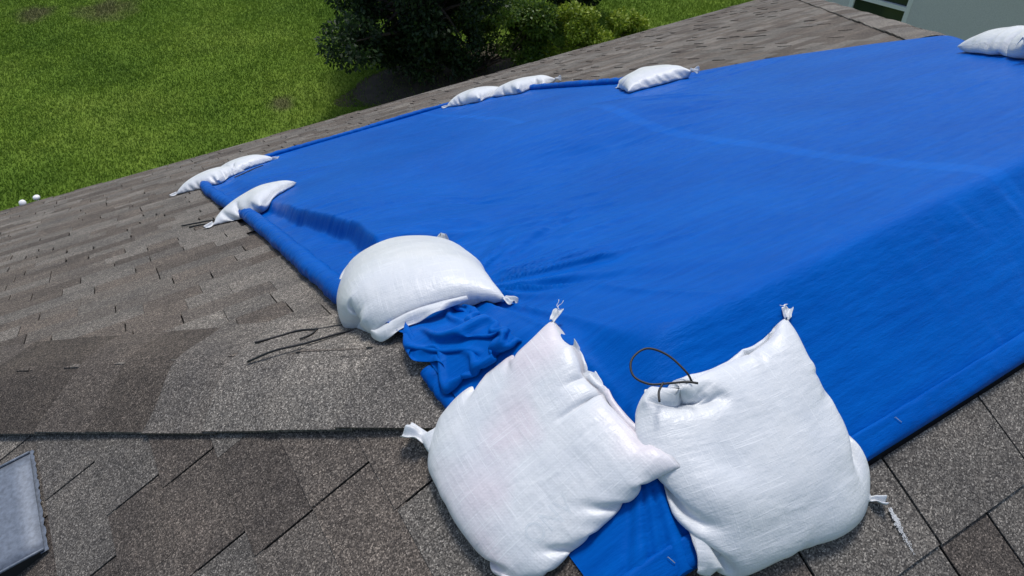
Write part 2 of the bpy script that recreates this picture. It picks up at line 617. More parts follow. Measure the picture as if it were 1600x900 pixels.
# ---------------------------------------------------------------- the house roof
house = empty('house', (LR/2, 0.0, GROUND), 'house with grey brown shingled hip roof under the blue tarp', 'house')
FR = {  # plane: (function plan->pos, axis along course, axis down slope, normal)
    'P': (lambda u, d: (u, d, -T*d), (1, 0, 0), (0, CA, -SA), (0, SA, CA)),
    'L': (lambda u, d: (-d, u, -T*d), (0, 1, 0), (-CA, 0, -SA), (-SA, 0, CA)),
    'B': (lambda u, d: (u, -d, -T*d), (1, 0, 0), (0, -CA, -SA), (0, -SA, CA)),
    'E': (lambda u, d: (LR+d, u, -T*d), (0, 1, 0), (CA, 0, -SA), (SA, 0, CA)),
}
slopes = {}
for k, (fn, au, ad, nn) in FR.items():
    n3 = np.array(nn)*0.006
    if k in 'PB':
        pts = [(0, 0), (LR, 0), (LR+EAVE, EAVE), (-EAVE, EAVE)]
    else:
        pts = [(0, 0), (EAVE, EAVE), (-EAVE, EAVE)]
    V = [np.array(fn(u, d))-n3*0.8 for u, d in pts]
    W = [v-np.array([0, 0, 0.10]) for v in V]
    n = len(V)
    Fc = [tuple(range(n)), tuple(range(2*n-1, n-1, -1))]+[(i, (i+1) % n, n+(i+1) % n, n+i) for i in range(n)]
    slopes[k] = obj('roof_slope', V+W, Fc, M_DECK, house)
# walls below the roof (0.45 m eaves) and a fascia board at each eave
ez = -T*EAVE
for nm, c, s in (('wall', (LR/2, EAVE-0.45), (LR+2*EAVE-0.9, 0.2)), ('wall', (LR/2, -EAVE+0.45), (LR+2*EAVE-0.9, 0.2)),
                 ('wall', (-EAVE+0.45, 0), (0.2, 2*EAVE-1.1)), ('wall', (LR+EAVE-0.45, 0), (0.2, 2*EAVE-1.1))):
    zt = ez+0.12
    obj(nm, *box((c[0], c[1], (zt+GROUND)/2), (s[0], s[1], zt-GROUND)), M_WALL, house)
for c, s in (((LR/2, EAVE-0.012), (LR+2*EAVE, 0.02)), ((-EAVE+0.012, 0), (0.02, 2*EAVE-0.05)), ((LR/2, -EAVE+0.012), (LR+2*EAVE, 0.02)), ((LR+EAVE-0.012, 0), (0.02, 2*EAVE-0.05))):
    obj('fascia_board', *box((c[0], c[1], ez-0.14), (s[0], s[1], 0.15)), M_WHITE, house)

EXP = 0.1425
OFF = {'P': 0.06, 'L': 0.013, 'B': 0.102, 'E': 0.05}
CUTS = {('L', 0.583): [(0.087, 1)], ('L', 0.7255): [(0.225, 1)], ('L', 0.868): [(0.223, 1), (-0.07, 0)],
        ('L', 1.0105): [(0.295, 1), (0.555, 1)], ('L', 1.153): [(0.603, 1), (0.38, 0)], ('L', 1.2955): [(0.79, 1), (0.486, 1)],
        ('B', 0.387): [(0.07, 1), (0.355, 1)], ('B', 0.5295): [(-0.004, 1), (0.272, 1), (0.574, 1)], ('B', 0.672): [(0.271, 1), (0.413, 1)]}


def clip(poly, a, b, c):
    """keep a*u+b*d<=c"""
    out = []
    for i in range(len(poly)):
        p, q = poly[i], poly[(i+1) % len(poly)]
        fp, fq = a*p[0]+b*p[1]-c, a*q[0]+b*q[1]-c
        if fp <= 0:
            out.append(p)
        if (fp < 0 < fq) or (fq < 0 < fp):
            t = fp/(fp-fq)
            out.append((p[0]+t*(q[0]-p[0]), p[1]+t*(q[1]-p[1])))
    return out


tabs = []
for k, (fn, au, ad, nn) in FR.items():
    dmax = EAVE+0.03 if k in 'PE' else 2.4
    kk = 0
    while True:
        kk += 1
        dk = OFF[k]+kk*EXP
        if dk > dmax:
            break
        umax = dk
        ulo, uhi = (-dk, LR+dk) if k in 'PB' else (-dk, dk)
        if k == 'B':
            uhi = min(uhi, 5)
        if k == 'E':
            ulo = 0.3*dk
        fixed = []
        for (pk, pd), lst in CUTS.items():
            if pk == k and abs(pd-dk) < 0.02:
                fixed = sorted(lst)
        bounds = []
        if fixed:
            u = fixed[0][0]
            while u > ulo:
                u -= random.uniform(0.24, 0.34)
                bounds.append((u, random.random() < 0.6))
            bounds = bounds[::-1]+fixed
            u = fixed[-1][0]
            while u < uhi:
                u += random.uniform(0.26, 0.34)
                bounds.append((u, random.random() < 0.6))
        else:
            u = ulo-random.uniform(0, 0.3)
            while u < uhi+0.3:
                bounds.append((u, random.random() < 0.55))
                u += random.choice((0.15, 0.2, 0.25, 0.3, 0.3, 0.35))
        for (u0, g0), (u1, g1) in zip(bounds[:-1], bounds[1:]):
            gw_ = (0.0024 if dk < 3 else 0.0045) if k == 'P' else 0.0028
            w0, w1 = (gw_ if g0 else 0.0006), (gw_ if g1 else 0.0006)
            a, b = u0+w0, u1-w1
            jit = random.uniform(-0.003, 0.003)
            poly = [(a, dk-EXP-0.022), (b, dk-EXP-0.022), (b, dk+jit), (a, dk+jit)]
            full = True
            if a < -(dk-EXP-0.03) or b > (LR if k in 'PB' else 0)+dk-EXP-0.03:
                full = False
                poly = clip(poly, -1, -1, -0.012)
                poly = clip(poly, 1, -1, (LR if k in 'PB' else 0)-0.012)
                if len(poly) < 3:
                    continue
            um, dm = sum(p[0] for p in poly)/len(poly), sum(p[1] for p in poly)/len(poly)
            c3 = np.array(fn(um, dm))
            if in_tarp(c3[0], c3[1], 0.055) or (k == 'E' and c3[0] < 3.2 and abs(c3[1]) < 1.5):
                continue
            px, py, pz = project(c3)
            if pz[0] < 0.2 or not (-420 < px[0] < 2020 and -200 < py[0] < 1350):
                continue
            c4 = np.array([fn(q[0], max(q[1], dk-EXP)) for q in poly])
            qx, qy, qz = project(c4)
            ar = 0.5*abs(np.dot(qx, np.roll(qy, -1))-np.dot(qy, np.roll(qx, -1)))
            vis = (0 < px[0] < 1600) and (0 < py[0] < 900) and not in_tarp(c3[0], c3[1], 0.0) and k != 'E'
            lf = 0.0
            if full and not in_tarp(c3[0], c3[1], -0.15) and k == 'P':
                lf = random.choice((0.0, 0.0, 0.0035 if dk < 3.5 else 0.006))
            elif full and k == 'B':
                lf = random.choice((0.0, 0.0, 0.0015))
            tabs.append(dict(lift=lf, k=k, poly=poly, dk=dk, full=full, area=ar if vis else 0, w=b-a, um=(a+b)/2))

order = sorted(range(len(tabs)), key=lambda i: -tabs[i]['area'])
solo = set(i for i in order[:300] if tabs[i]['area'] > 0)


STEP = {'P': 0.0058, 'L': 0.0026, 'B': 0.0050, 'E': 0.006}


def tab_mesh(poly, uo, dk, lift, step=0.006):
    lead = [(poly[0][0], dk-EXP*0.80), (poly[1][0], dk-EXP*0.80)] if len(poly) == 4 else []
    if lead and lift > 0:
        poly = [poly[0], poly[1], lead[1], poly[2], poly[3], lead[0]]
    """local coordinates: x along course from uo, y down slope from the butt, z out of the roof."""
    V, n = [], len(poly)
    for (u, d) in poly:
        f = (d-(dk-EXP-0.022))/(EXP+0.022)
        V.append((u-uo, (d-dk)/CA, 0.0035+step*f+lift*min(1.0, max(0.0, (f-0.14)/0.16))))
    for (u, d) in poly:
        f = (d-(dk-EXP-0.022))/(EXP+0.022)
        V.append((u-uo, (d-dk)/CA, 0.0005+(step-0.0025)*f))
    Fc = [tuple(range(n-1, -1, -1))]+[(i, (i+1) % n, n+(i+1) % n, n+i) for i in range(n)]
    return V, Fc


cache = {}
rest = {k: [] for k in FR}
for i, tb in enumerate(tabs):
    k = tb['k']
    fn, au, ad, nn = FR[k]
    o3 = np.array(fn(tb['um'], tb['dk']))
    A = np.array([au, ad, nn], float)
    flip = np.linalg.det(A) < 0
    if i in solo:
        key = (round(tb['w'], 3), k, tb['lift']) if tb['full'] else None
        if key is not None and (key, flip) in cache:
            me = cache[(key, flip)]
            o = bpy.data.objects.new('shingle', me)
            C.objects.link(o)
            o.parent = slopes[k]
        else:
            V, Fc = tab_mesh(tb['poly'], tb['um'], tb['dk'], tb['lift'], STEP[k])
            if flip:
                Fc = [q[::-1] for q in Fc]
            o = obj('shingle', V, Fc, M_SH, slopes[k])
            if key is not None:
                cache[(key, flip)] = o.data
        mm = Matrix(((A[0][0], A[1][0], A[2][0], o3[0]), (A[0][1], A[1][1], A[2][1], o3[1]), (A[0][2], A[1][2], A[2][2], o3[2]), (0, 0, 0, 1)))
        o.matrix_basis = mm
    else:
        V, Fc = tab_mesh(tb['poly'], tb['um'], tb['dk'], tb['lift'], STEP[k])
        if flip:
            Fc = [q[::-1] for q in Fc]
        rest[k].append(([o3+A.T@np.array(v) for v in V], Fc))
for k, parts in rest.items():
    if parts:
        o = obj('shingle_field', *join(parts), M_SH, slopes[k])
        o['kind'] = 'stuff'


def cap_piece(hx, hy, s0, s1, W, lift):
    """one arched cap shingle over a hip; hx, hy: plan direction signs of the hip from its apex."""
    ax = LR if hx > 0 else 0.0
    q = np.linspace(-1, 1, 13)*W
    px, py = -hy/math.sqrt(2), hx/math.sqrt(2)
    V = []
    for s, up_ in ((s0, 0.002), (0.5*(s0+s1), 0.005), (s1, 0.006+lift)):
        rr = 0.055
        z = -T*s-T/math.sqrt(2)*(np.sqrt(q*q+rr*rr)-0.35*rr)+up_+0.0125
        wob = 0.006*np.sin(q*20+s*9)
        for qi, zi, wi in zip(q, z, wob):
            V.append((ax+hx*(s+wi)+px*qi, hy*(s+wi)+py*qi, zi))
    n = len(q)
    top = len(V)
    V += [(v[0], v[1], v[2]-0.007) for v in V]
    Fc = []
    for r in range(2):
        for j in range(n-1):
            a, b, c, d = r*n+j, r*n+j+1, (r+1)*n+j+1, (r+1)*n+j
            Fc.append((a, b, c, d))
    for j in range(n-1):
        Fc.append((2*n+j, 2*n+j+1, top+2*n+j+1, top+2*n+j))
    for r in range(2):
        Fc.append((r*n, (r+1)*n, top+(r+1)*n, top+r*n))
        Fc.append((r*n+n-1, top+r*n+n-1, top+(r+1)*n+n-1, (r+1)*n+n-1))
    return V, Fc


for hx, hy, W in ((-1, 1, 0.195), (1, 1, 0.17), (-1, -1, 0.19)):
    s = 0.20
    while s < EAVE*(1.0 if hy > 0 and hx > 0 else 0.42):
        ds = random.uniform(0.125, 0.145)
        ax = LR if hx > 0 else 0.0
        if not in_tarp(np.array(ax+hx*s), np.array(hy*s), 0.13 if hx < 0 else 0.0):
            o = obj('cap_shingle', *cap_piece(hx, hy, s-0.03, s+ds, W*random.uniform(0.985, 1.015), random.uniform(0, 0.003)), M_CAP, house, smooth=True)
            mo = o.modifiers.new('edges', 'EDGE_SPLIT')
            mo.split_angle = math.radians(40)
        s += ds

# ---------------------------------------------------------------- cloth: small position-based solver
def make_groups(n, m, dx, dy, shear, bend, Fm):
    """slice pairs over a (k, n, m, 3) stack of sheets, with rest lengths scaled by the field Fm (n, m)."""
    out = []
    A = slice(None)

    def add(sa, sb, r, k):
        fa, fb = Fm[sa[1:]], Fm[sb[1:]]
        if fa.size:
            out.append((sa, sb, (r*0.5*(fa+fb))[None], k))
    dd = math.hypot(dx, dy)
    for o in (0, 1):
        ne = (n-1-o)//2*2+o+1 if (n-1-o) % 2 else n
        p0, p1 = slice(o, n-1, 2), slice(o+1, n, 2)
        q0, q1 = slice(o, m-1, 2), slice(o+1, m, 2)
        add((A, p0, A), (A, p1, A), dx, 1.0)
        add((A, A, q0), (A, A, q1), dy, 1.0)
        add((A, p0, slice(0, m-1)), (A, p1, slice(1, m)), dd, shear)
        add((A, p0, slice(1, m)), (A, p1, slice(0, m-1)), dd, shear)
    if bend:
        for o in range(4):
            a0 = np.arange(o, n-2, 4)
            b0 = np.arange(o, m-2, 4)
            if len(a0):
                add((A, slice(o, n-2, 4), A), (A, slice(o+2, n, 4), A), 2*dx, bend)
            if len(b0):
                add((A, A, slice(o, m-2, 4)), (A, A, slice(o+2, m, 4)), 2*dy, bend)
    return out


class HField:
    def __init__(self, fn, x0, x1, y0, y1, n=70):
        self.x0, self.y0, self.sx, self.sy, self.n = x0, y0, (n-1)/(x1-x0), (n-1)/(y1-y0), n
        gx, gy = np.meshgrid(np.linspace(x0, x1, n), np.linspace(y0, y1, n), indexing='ij')
        self.h = fn(gx, gy)

    def __call__(self, x, y):
        u = np.clip((x-self.x0)*self.sx, 0, self.n-1.001)
        v = np.clip((y-self.y0)*self.sy, 0, self.n-1.001)
        i, j = u.astype(int), v.astype(int)
        fu, fv = u-i, v-j
        h = self.h
        return (h[i, j]*(1-fu)+h[i+1, j]*fu)*(1-fv)+(h[i, j+1]*(1-fu)+h[i+1, j+1]*fu)*fv


def run_pbd(S, groups, hf, steps, iters=2, grav=0.0016, sign=None, vol=None, beta=1.2, pull=None, fric=0.6, damp=0.93, down=(0, 0, -1), warm=False):
    """S: (k, n, m, 3) sheets; two sheets are sewn along their border and filled to volume vol."""
    S = S.copy()
    prev = S.copy()
    g3 = np.array(down, float)*grav
    cen0 = S.mean((0, 1, 2))
    for st in range(steps):
        v = (S-prev)*damp
        prev = S.copy()
        S += v+g3
        if sign is not None:
            gr = np.zeros_like(S)
            for q in (0, 1):
                Sq = S[q]
                gr[q, 1:-1, 1:-1] = np.cross(Sq[2:, 1:-1]-Sq[:-2, 1:-1], Sq[1:-1, 2:]-Sq[1:-1, :-2])*(0.25*sign*(1 if q == 0 else -1))
            V = ((S-cen0)*gr).sum()/3.0
            hh = S[..., 2]-hf(S[..., 0], S[..., 1])
            top = np.percentile(hh, 97)+1e-6
            gw = gr*(1+beta*np.clip(1-hh/top, 0, 1))[..., None]
            lam = (vol*(1.0 if warm else min(1.0, 0.3+st/(0.5*steps)))-V)/((gr*gw).sum()+1e-12)
            if lam > 0:
                S += np.clip(lam*gw, -0.003, 0.003)*0.6
            S[..., :2] += (cen0[:2]-S[..., :2].mean((0, 1, 2)))*0.5
        for it in range(iters):
            for sa, sb, r, k in groups:
                a, b = S[sa], S[sb]
                d = b-a
                l = np.sqrt(np.einsum('...i,...i', d, d))+1e-9
                d *= (0.5*k*(1.0-r/l))[..., None]
                a += d
                b -= d
            if len(S) == 2:
                for sl in ((slice(0, 1), slice(None)), (slice(-1, None), slice(None)), (slice(None), slice(0, 1)), (slice(None), slice(-1, None))):
                    av = 0.5*(S[0][sl]+S[1][sl])
                    S[0][sl] = av
                    S[1][sl] = av
            if pull is not None:
                for sl, tgt, k in pull:
                    S[sl] += (tgt-S[sl])*k
        hz = hf(S[..., 0], S[..., 1])
        low = S[..., 2] < hz
        S[..., 2] = np.where(low, hz, S[..., 2])
        S[..., :2] += np.where(low[..., None], (prev[..., :2]-S[..., :2])*fric, 0)
    return S


def upsample(S, n2, m2):
    n, m = S.shape[:2]
    a = np.linspace(0, n-1, n2)
    b = np.linspace(0, m-1, m2)
    i, j = np.minimum(a.astype(int), n-2), np.minimum(b.astype(int), m-2)
    fa, fb = (a-i)[:, None, None], (b-j)[None, :, None]
    A, B, C_, D = S[i][:, j], S[i+1][:, j], S[i][:, j+1], S[i+1][:, j+1]
    return (A*(1-fa)+B*fa)*(1-fb)+(C_*(1-fa)+D*fa)*fb


def build_bag(name, corners, N, fill, seed, label, pinch=None, printed=False, base=None, slack=1.02, group='white sandbags holding down the blue tarp', puff=0.05, beta=1.0, rumple=0.17):
    """a sewn woven sack, filled and settled on the roof. corners: four plan points."""
    c = np.array(corners, float)
    hf = HField(base or ground_z, c[:, 0].min()-0.15, c[:, 0].max()+0.15, c[:, 1].min()-0.15, c[:, 1].max()+0.15)
    c3 = np.column_stack([c, hf(c[:, 0], c[:, 1])])
    W = slack*0.5*(np.linalg.norm(c3[1]-c3[0])+np.linalg.norm(c3[2]-c3[3]))
    H = slack*0.5*(np.linalg.norm(c3[3]-c3[0])+np.linalg.norm(c3[2]-c3[1]))
    w, h = min(W, H), max(W, H)
    vol = fill*w**3*(h/(math.pi*w)-0.142*(1-10**(-h/w)))
    r = np.random.default_rng(seed)
    mx_, my_, e_ = c[:, 0].mean(), c[:, 1].mean(), 0.12
    hx_ = float(hf(np.array(mx_+e_), np.array(my_))-hf(np.array(mx_-e_), np.array(my_)))/(2*e_)
    hy_ = float(hf(np.array(mx_), np.array(my_+e_))-hf(np.array(mx_), np.array(my_-e_)))/(2*e_)
    dn = np.array([hx_, hy_, -1.0])
    dn /= np.linalg.norm(dn)
    e1, e2 = c[1]-c[0], c[3]-c[0]
    ccw = e1[0]*e2[1]-e1[1]*e2[0] > 0
    sg = 1.0 if ccw else -1.0
    top = bot = None
    for lvl, (n, steps, iters) in enumerate(((max(14, N//3), 170, 8), (N, 70, 10))):
        m = max(10, int(round(n*H/W)))
        u = np.linspace(0, 1, n)[:, None]
        v = np.linspace(0, 1, m)[None, :]
        if lvl == 0:
            PX = (1-u)*(1-v)*c[0, 0]+u*(1-v)*c[1, 0]+u*v*c[2, 0]+(1-u)*v*c[3, 0]
            PY = (1-u)*(1-v)*c[0, 1]+u*(1-v)*c[1, 1]+u*v*c[2, 1]+(1-u)*v*c[3, 1]
            Z = hf(PX, PY)
            bulge = (np.sin(np.pi*u)*np.sin(np.pi*v))**0.5
            top = np.stack([PX, PY, Z+puff+0.03*bulge+0.02*bulge*fbm(u*5+seed, v*5, seed, 2)], -1)
            bot = np.stack([PX, PY, Z+puff-0.03*bulge], -1)
        else:
            top, bot = upsample(top, n, m), upsample(bot, n, m)
            top = top+0.0035*fbm(u*14+seed, v*14, seed+2, 2)[..., None]*-dn
        S = np.stack([top, bot])
        S += r.normal(0, 0.0006, S.shape)
        S[1, 0], S[1, -1], S[1, :, 0], S[1, :, -1] = S[0, 0], S[0, -1], S[0, :, 0], S[0, :, -1]
        dx, dy = W/(n-1), H/(m-1)
        Fm = np.ones((n, m))
        if lvl == 1 and rumple:
            eb = np.minimum(np.minimum(u, 1-u)*W, np.minimum(v, 1-v)*H)
            Fm = 1+rumple*(0.30+1.1*np.clip(fbm(u*W*10+seed, v*H*10, seed+9, 2), 0, 1)+0.8*np.exp(-eb/0.05))
        groups = make_groups(n, m, dx, dy, 0.6, 0.02 if lvl == 0 else 0.012, Fm)
        pull = []
        for side, t0, t1, tgt, k in (pinch or ()):
            if side in 'ab':
                sl = (slice(None), slice(int(t0*(n-1)), int(t1*(n-1))+1), 0 if side == 'a' else m-1)
            else:
                sl = (slice(None), 0 if side == 'c' else n-1, slice(int(t0*(m-1)), int(t1*(m-1))+1))
            tz = float(hf(np.array([tgt[0]]), np.array([tgt[1]]))[0])+tgt[2]
            pull.append((sl, np.array([tgt[0], tgt[1], tz]), k))
        S = run_pbd(S, groups, hf, steps, iters, 0.0010, sg, vol, beta=beta, pull=pull or None, fric=0.95, down=dn, damp=0.90, warm=lvl > 0)
        top, bot = S[0], S[1]
    Gt = np.arange(n*m).reshape(n, m)
    Gb = np.full((n, m), -1)
    inner = np.zeros((n, m), bool)
    inner[1:-1, 1:-1] = True
    Gb[inner] = n*m+np.arange(inner.sum())
    Gb[~inner] = Gt[~inner]
    X = np.concatenate([top.reshape(-1, 3), bot[inner]])

    def quads(Gq, fl):
        q = np.stack([Gq[:-1, :-1], Gq[1:, :-1], Gq[1:, 1:], Gq[:-1, 1:]], -1).reshape(-1, 4)
        return q[:, ::-1] if fl else q
    Q = np.concatenate([quads(Gt, not ccw), quads(Gb, ccw)])
    uvt = np.stack(np.broadcast_arrays(u*W, v*H), -1).reshape(-1, 2)
    uv = np.concatenate([uvt, uvt.reshape(n, m, 2)[inner]+np.array([3.0, 1.0])])
    cen = X.mean(0)
    root = empty(name, (cen[0], cen[1], float(X[:, 2].min())), label, 'sandbag', group)
    o = obj('sack', X, Q, M_BAGP if printed else M_BAG, root, smooth=True, uv=uv)
    s = o.modifiers.new('smooth', 'SUBSURF')
    s.levels = s.render_levels = 1
    return root, X, Gt, hf


def strip_part(name, root, P, out, width, seed, material=None, drop=0.5, wave=0.012, n=7, hf=None):
    """a free flap of cloth hanging off a polyline P (k,3) in direction out (3,)."""
    P = np.asarray(P, float)
    k = len(P)
    out = np.asarray(out, float)
    V, uv = [], []
    ln = np.concatenate([[0], np.cumsum(np.linalg.norm(np.diff(P, axis=0), axis=1))])
    for j in range(n):
        f = j/(n-1)
        for i in range(k):
            e = math.sin(math.pi*i/(k-1))**0.4
            w = width*(0.35+0.65*e)*(1+0.25*float(noise(i*0.21, 1.0, seed)))
            p = P[i]+out*w*f
            p = p+np.array([0, 0, 1])*(wave*f*float(noise(ln[i]*22, f*1.5, seed+3))-drop*w*f*f)
            p = p+np.array([0, 0, 0.004*math.sin(math.pi*f)])
            if hf is not None:
                p[2] = max(p[2], float(hf(np.array([p[0]]), np.array([p[1]]))[0])+0.003+0.002*f)
            V.append(p)
            uv.append((ln[i], f*width))
    Fc = np.array([(j*k+i, j*k+i+1, (j+1)*k+i+1, (j+1)*k+i) for j in range(n-1) for i in range(k-1)])
    o = obj(name, V, Fc, material or M_BAG, root, smooth=True, uv=uv)
    s = o.modifiers.new('thick', 'SOLIDIFY')
    s.thickness = 0.0015
    s2 = o.modifiers.new('smooth', 'SUBSURF')
    s2.levels = s2.render_levels = 1
    return o


def cord(name, root, pts, rad, material, n=40, sides=6):
    P = bez(pts, n)
    v, f = tube(P, rad, sides)
    return obj(name, v, f, material, root, smooth=True)


# ---------------------------------------------------------------- the blue tarp
tarp = empty('tarp', (1.0, 0.0, 0.0), 'large bright blue woven tarp spread over the roof ridge with rolled edges', 'tarp')
nu, nv = 430, 600
vv = np.linspace(0, 1, nv)
vy = 0.42*vv+0.58*vv**2.2
U, Vv = np.meshgrid(np.linspace(0, 1, nu)**1.18, vy, indexing='ij')
Yb = Y0+Vv*(5.2-Y0)
Xg = x_left(Yb)+U*(x_right(Yb)-x_left(Yb))
Yg = Y0+Vv*(y_far(Xg)-Y0)
Xg = x_left(Yg)+U*(x_right(Yg)-x_left(Yg))
Zg = tarp_z(Xg, Yg)
G = np.arange(nu*nv).reshape(nu, nv)
Q = np.stack([G[:-1, :-1], G[1:, :-1], G[1:, 1:], G[:-1, 1:]], -1).reshape(-1, 4)
obj('sheet', np.stack([Xg, Yg, Zg], -1).reshape(-1, 3), Q, M_TARP, tarp, smooth=True, uv=np.stack([Xg, Yg], -1).reshape(-1, 2))


def roll(name, path, r0, flat, seed, n=20, wr=0.10, fr=55):
    P = np.asarray(path, float)
    ln = np.concatenate([[0], np.cumsum(np.linalg.norm(np.diff(P, axis=0), axis=1))])
    a = np.arange(n)*2*math.pi/n
    LL, AA = np.meshgrid(ln, a, indexing='ij')
    skew = LL+0.018*np.sin(AA)
    R = r0*(1+wr*noise(skew*fr, np.cos(AA)*0.8+np.sin(AA)*0.6, seed)+0.10*noise(LL*5, np.cos(AA), seed+1)+0.5*wr*noise(skew*fr*2.2, np.sin(AA)*1.1, seed+2))
    v, f = tube(P, R, n, True, flat)
    f4 = [q for q in f if len(q) == 4]
    uv = np.stack([AA*r0*1.0+4.0, LL], -1).reshape(-1, 2)
    o = obj(name, v, np.array(f4), M_TARP, tarp, smooth=True, uv=uv)
    return o


yy = np.linspace(0.72, 4.85, 420)
xx = x_left(yy)-0.010+0.006*np.array([float(noise(y*1.5, 0, 4)) for y in yy])
roll('rolled_edge', np.stack([xx, yy, roof_z(xx, yy)+0.036], -1), 0.037, 0.85, 11)
xx = np.linspace(-0.36, 2.42, 260)
yy = y_far(xx)+0.01
roll('rolled_edge', np.stack([xx, yy, roof_z(xx, yy)+0.026+0.004*np.sin(xx*5)], -1), 0.026, 0.9, 12)
yy = np.linspace(5.05, 3.10, 160)
xx = x_right(yy)+0.01
roll('rolled_edge', np.stack([xx, yy, roof_z(xx, yy)+0.032], -1), 0.034, 0.85, 13, wr=0.14, fr=30)
yy = np.linspace(0.30, -0.10, 90)
xx = x_left(yy)-0.004
roll('rolled_edge', np.stack([xx, yy, roof_z(xx, yy)+0.020], -1), 0.022, 0.75, 14, wr=0.14)

# flat folded band along the near edge (wrapped round a lath)
nx, ns = 340, 22
xs = np.linspace(-0.41, 3.06, nx)
prof = []
for a in np.linspace(0, 2*math.pi, ns, endpoint=False):
    ca, sa = math.cos(a), math.sin(a)
    prof.append((0.027*np.sign(ca)*abs(ca)**0.45, 0.0125*np.sign(sa)*abs(sa)**0.6))
V, uv = [], []
for x in xs:
    yc = -0.337-0.002*math.sin(x*3)
    for j, (a, b) in enumerate(prof):
        b2 = b+0.0022*float(noise(x*16+a*20, a*22, 80))*(1 if b > 0 else 0)+0.0012*float(noise(x*60, a*30, 81))*(1 if b > 0 else 0)
        a2 = a*(1+0.05*float(noise(x*7, a*3, 82)))
        yl = yc-a2*CA
        V.append((x, yl, float(roof_soft(np.array(x), np.array(yl), 60))+0.020+b2))
        uv.append((x, 2.0+a))
Fc = np.array([(i*ns+j, i*ns+(j+1) % ns, (i+1)*ns+(j+1) % ns, (i+1)*ns+j) for i in range(nx-1) for j in range(ns)])
obj('folded_edge', V, Fc, M_TARP, tarp, smooth=True, uv=uv)
for x in (0.335, -0.245, 1.02, 1.7):
    yq = -0.335
    z = float(roof_soft(np.array(x), np.array(yq), 60))+0.0338
    e = 0.007
    obj('staple', *tube([(x-0.0035, yq+e*CA, z+e*SA-0.001), (x-0.003, yq+e*CA, z+e*SA+0.001), (x+0.003, yq-e*CA, z-e*SA+0.001), (x+0.0035, yq-e*CA, z-e*SA-0.001)], 0.0007, 5), M_STAPLE, tarp)

# crumpled corner of the sheet on the hip
n = 36
u = np.linspace(0, 1, n)[:, None]
v = np.linspace(0, 1, n)[None, :]
W_, H_ = 0.27, 0.44
x0 = -0.405+0.03*v
PX = x0+u*(0.15)+0*v
PY = 0.47-0.25*v-0.03*u
hf = HField(lambda a, b: np.maximum(tarp_z(a, b, False), roof_z(a, b)+0.012)+0.004, -0.6, 0.1, 0.0, 0.8)
Z = hf(PX, PY)+0.02+0.05*fbm(u*2.4+1, v*2.4, 90, 2)*np.sin(np.pi*u)**0.5
X = np.stack(np.broadcast_arrays(PX, PY, Z), -1).reshape(-1, 3)
G = np.arange(n*n).reshape(n, n)
S = X.reshape(1, n, n, 3)
pulls = []
for sl in ((slice(None), -1, slice(None)), (slice(None), slice(None), -1), (slice(None), slice(None), 0)):
    pt = S[sl].copy()
    pt[..., 2] = hf(pt[..., 0], pt[..., 1])-0.006
    pulls.append((sl, pt, 0.6))
X = run_pbd(S, make_groups(n, n, W_/(n-1), H_/(n-1), 0.5, 0.4, np.ones((n, n))), hf, 120, 4, 0.0006, pull=pulls, fric=0.4, damp=0.9).reshape(-1, 3)
Q = np.stack([G[:-1, :-1], G[1:, :-1], G[1:, 1:], G[:-1, 1:]], -1).reshape(-1, 4)
o = obj('crumpled_fold', X, Q, M_TARP, tarp, smooth=True, uv=np.stack(np.broadcast_arrays(u*W_+5, v*H_), -1).reshape(-1, 2))
s = o.modifiers.new('thick', 'SOLIDIFY')
s.thickness = 0.001
s = o.modifiers.new('smooth', 'SUBSURF')
s.levels = s.render_levels = 1

# ---------------------------------------------------------------- sandbags
def grow(c, f):
    c = np.array(c, float)
    m = c.mean(0)
    return m+(c-m)*f


A_c = grow([(-0.493, 0.165), (-0.165, 0.132), (-0.212, -0.175), (-0.462, -0.206)], 1.12)
bagA, XA, GA, hA = build_bag('sandbag', A_c, 60, 0.49, 3, 'plump white sandbag with faint pinkish print over the hip at the bottom of the picture', printed=True, base=ground_soft)
B_c = grow([(-0.159, -0.104), (0.234, -0.111), (0.154, -0.436), (-0.186, -0.386)], 1.085)
bagB, XB, GB, hB = build_bag('sandbag', B_c, 60, 0.50, 5, 'plump white sandbag with a looped black tie lying across the near folded tarp edge',
                             rumple=0.18, pinch=[('a', 0.20, 0.36, (-0.075, -0.125, 0.045), 0.25)])
C_c = grow([(-0.440, 0.575), (-0.165, 0.475), (-0.06, 0.96), (-0.375, 0.98)], 1.04)
bagC, XC, GC, hC = build_bag('sandbag', C_c, 54, 1.02, 8, 'white sandbag with a loose hem flap beside the crumpled blue tarp corner', puff=0.08, slack=1.22,
                             pinch=[('c', 0.0, 0.14, (-0.405, 0.60, 0.035), 0.2), ('c', 0.86, 1.0, (-0.385, 0.91, 0.06), 0.2), ('d', 0.88, 1.0, (-0.095, 0.84, 0.135), 0.12)])
far = [
    ('D', (-0.32, 2.80), 0.30, 0.31, -35, 'small tied white sandbag on the rolled left tarp edge, nearest of the far left three'),
    ('E1', (-0.34, 4.58), 0.33, 0.32, -35, 'white sandbag overhanging the far left tarp corner onto the shingles'),
    ('E2', (-0.02, 4.98), 0.31, 0.33, 20, 'white sandbag tucked behind another at the far left tarp corner'),
    ('F', (2.18, 4.97), 0.38, 0.36, -68, 'white pointed sandbag on the far tarp corner, left one of the touching pair'),
    ('G', (2.52, 4.68), 0.42, 0.33, 15, 'white slim sandbag on the far tarp corner, right one of the touching pair'),
    ('H', (2.46, 2.90), 0.38, 0.37, -20, 'single white sandbag alone on the far right tarp edge'),
    ('I', (2.80, 0.70), 0.52, 0.46, -40, 'white sandbag cut off by the right edge beyond the far hip'),
]
FB = {}
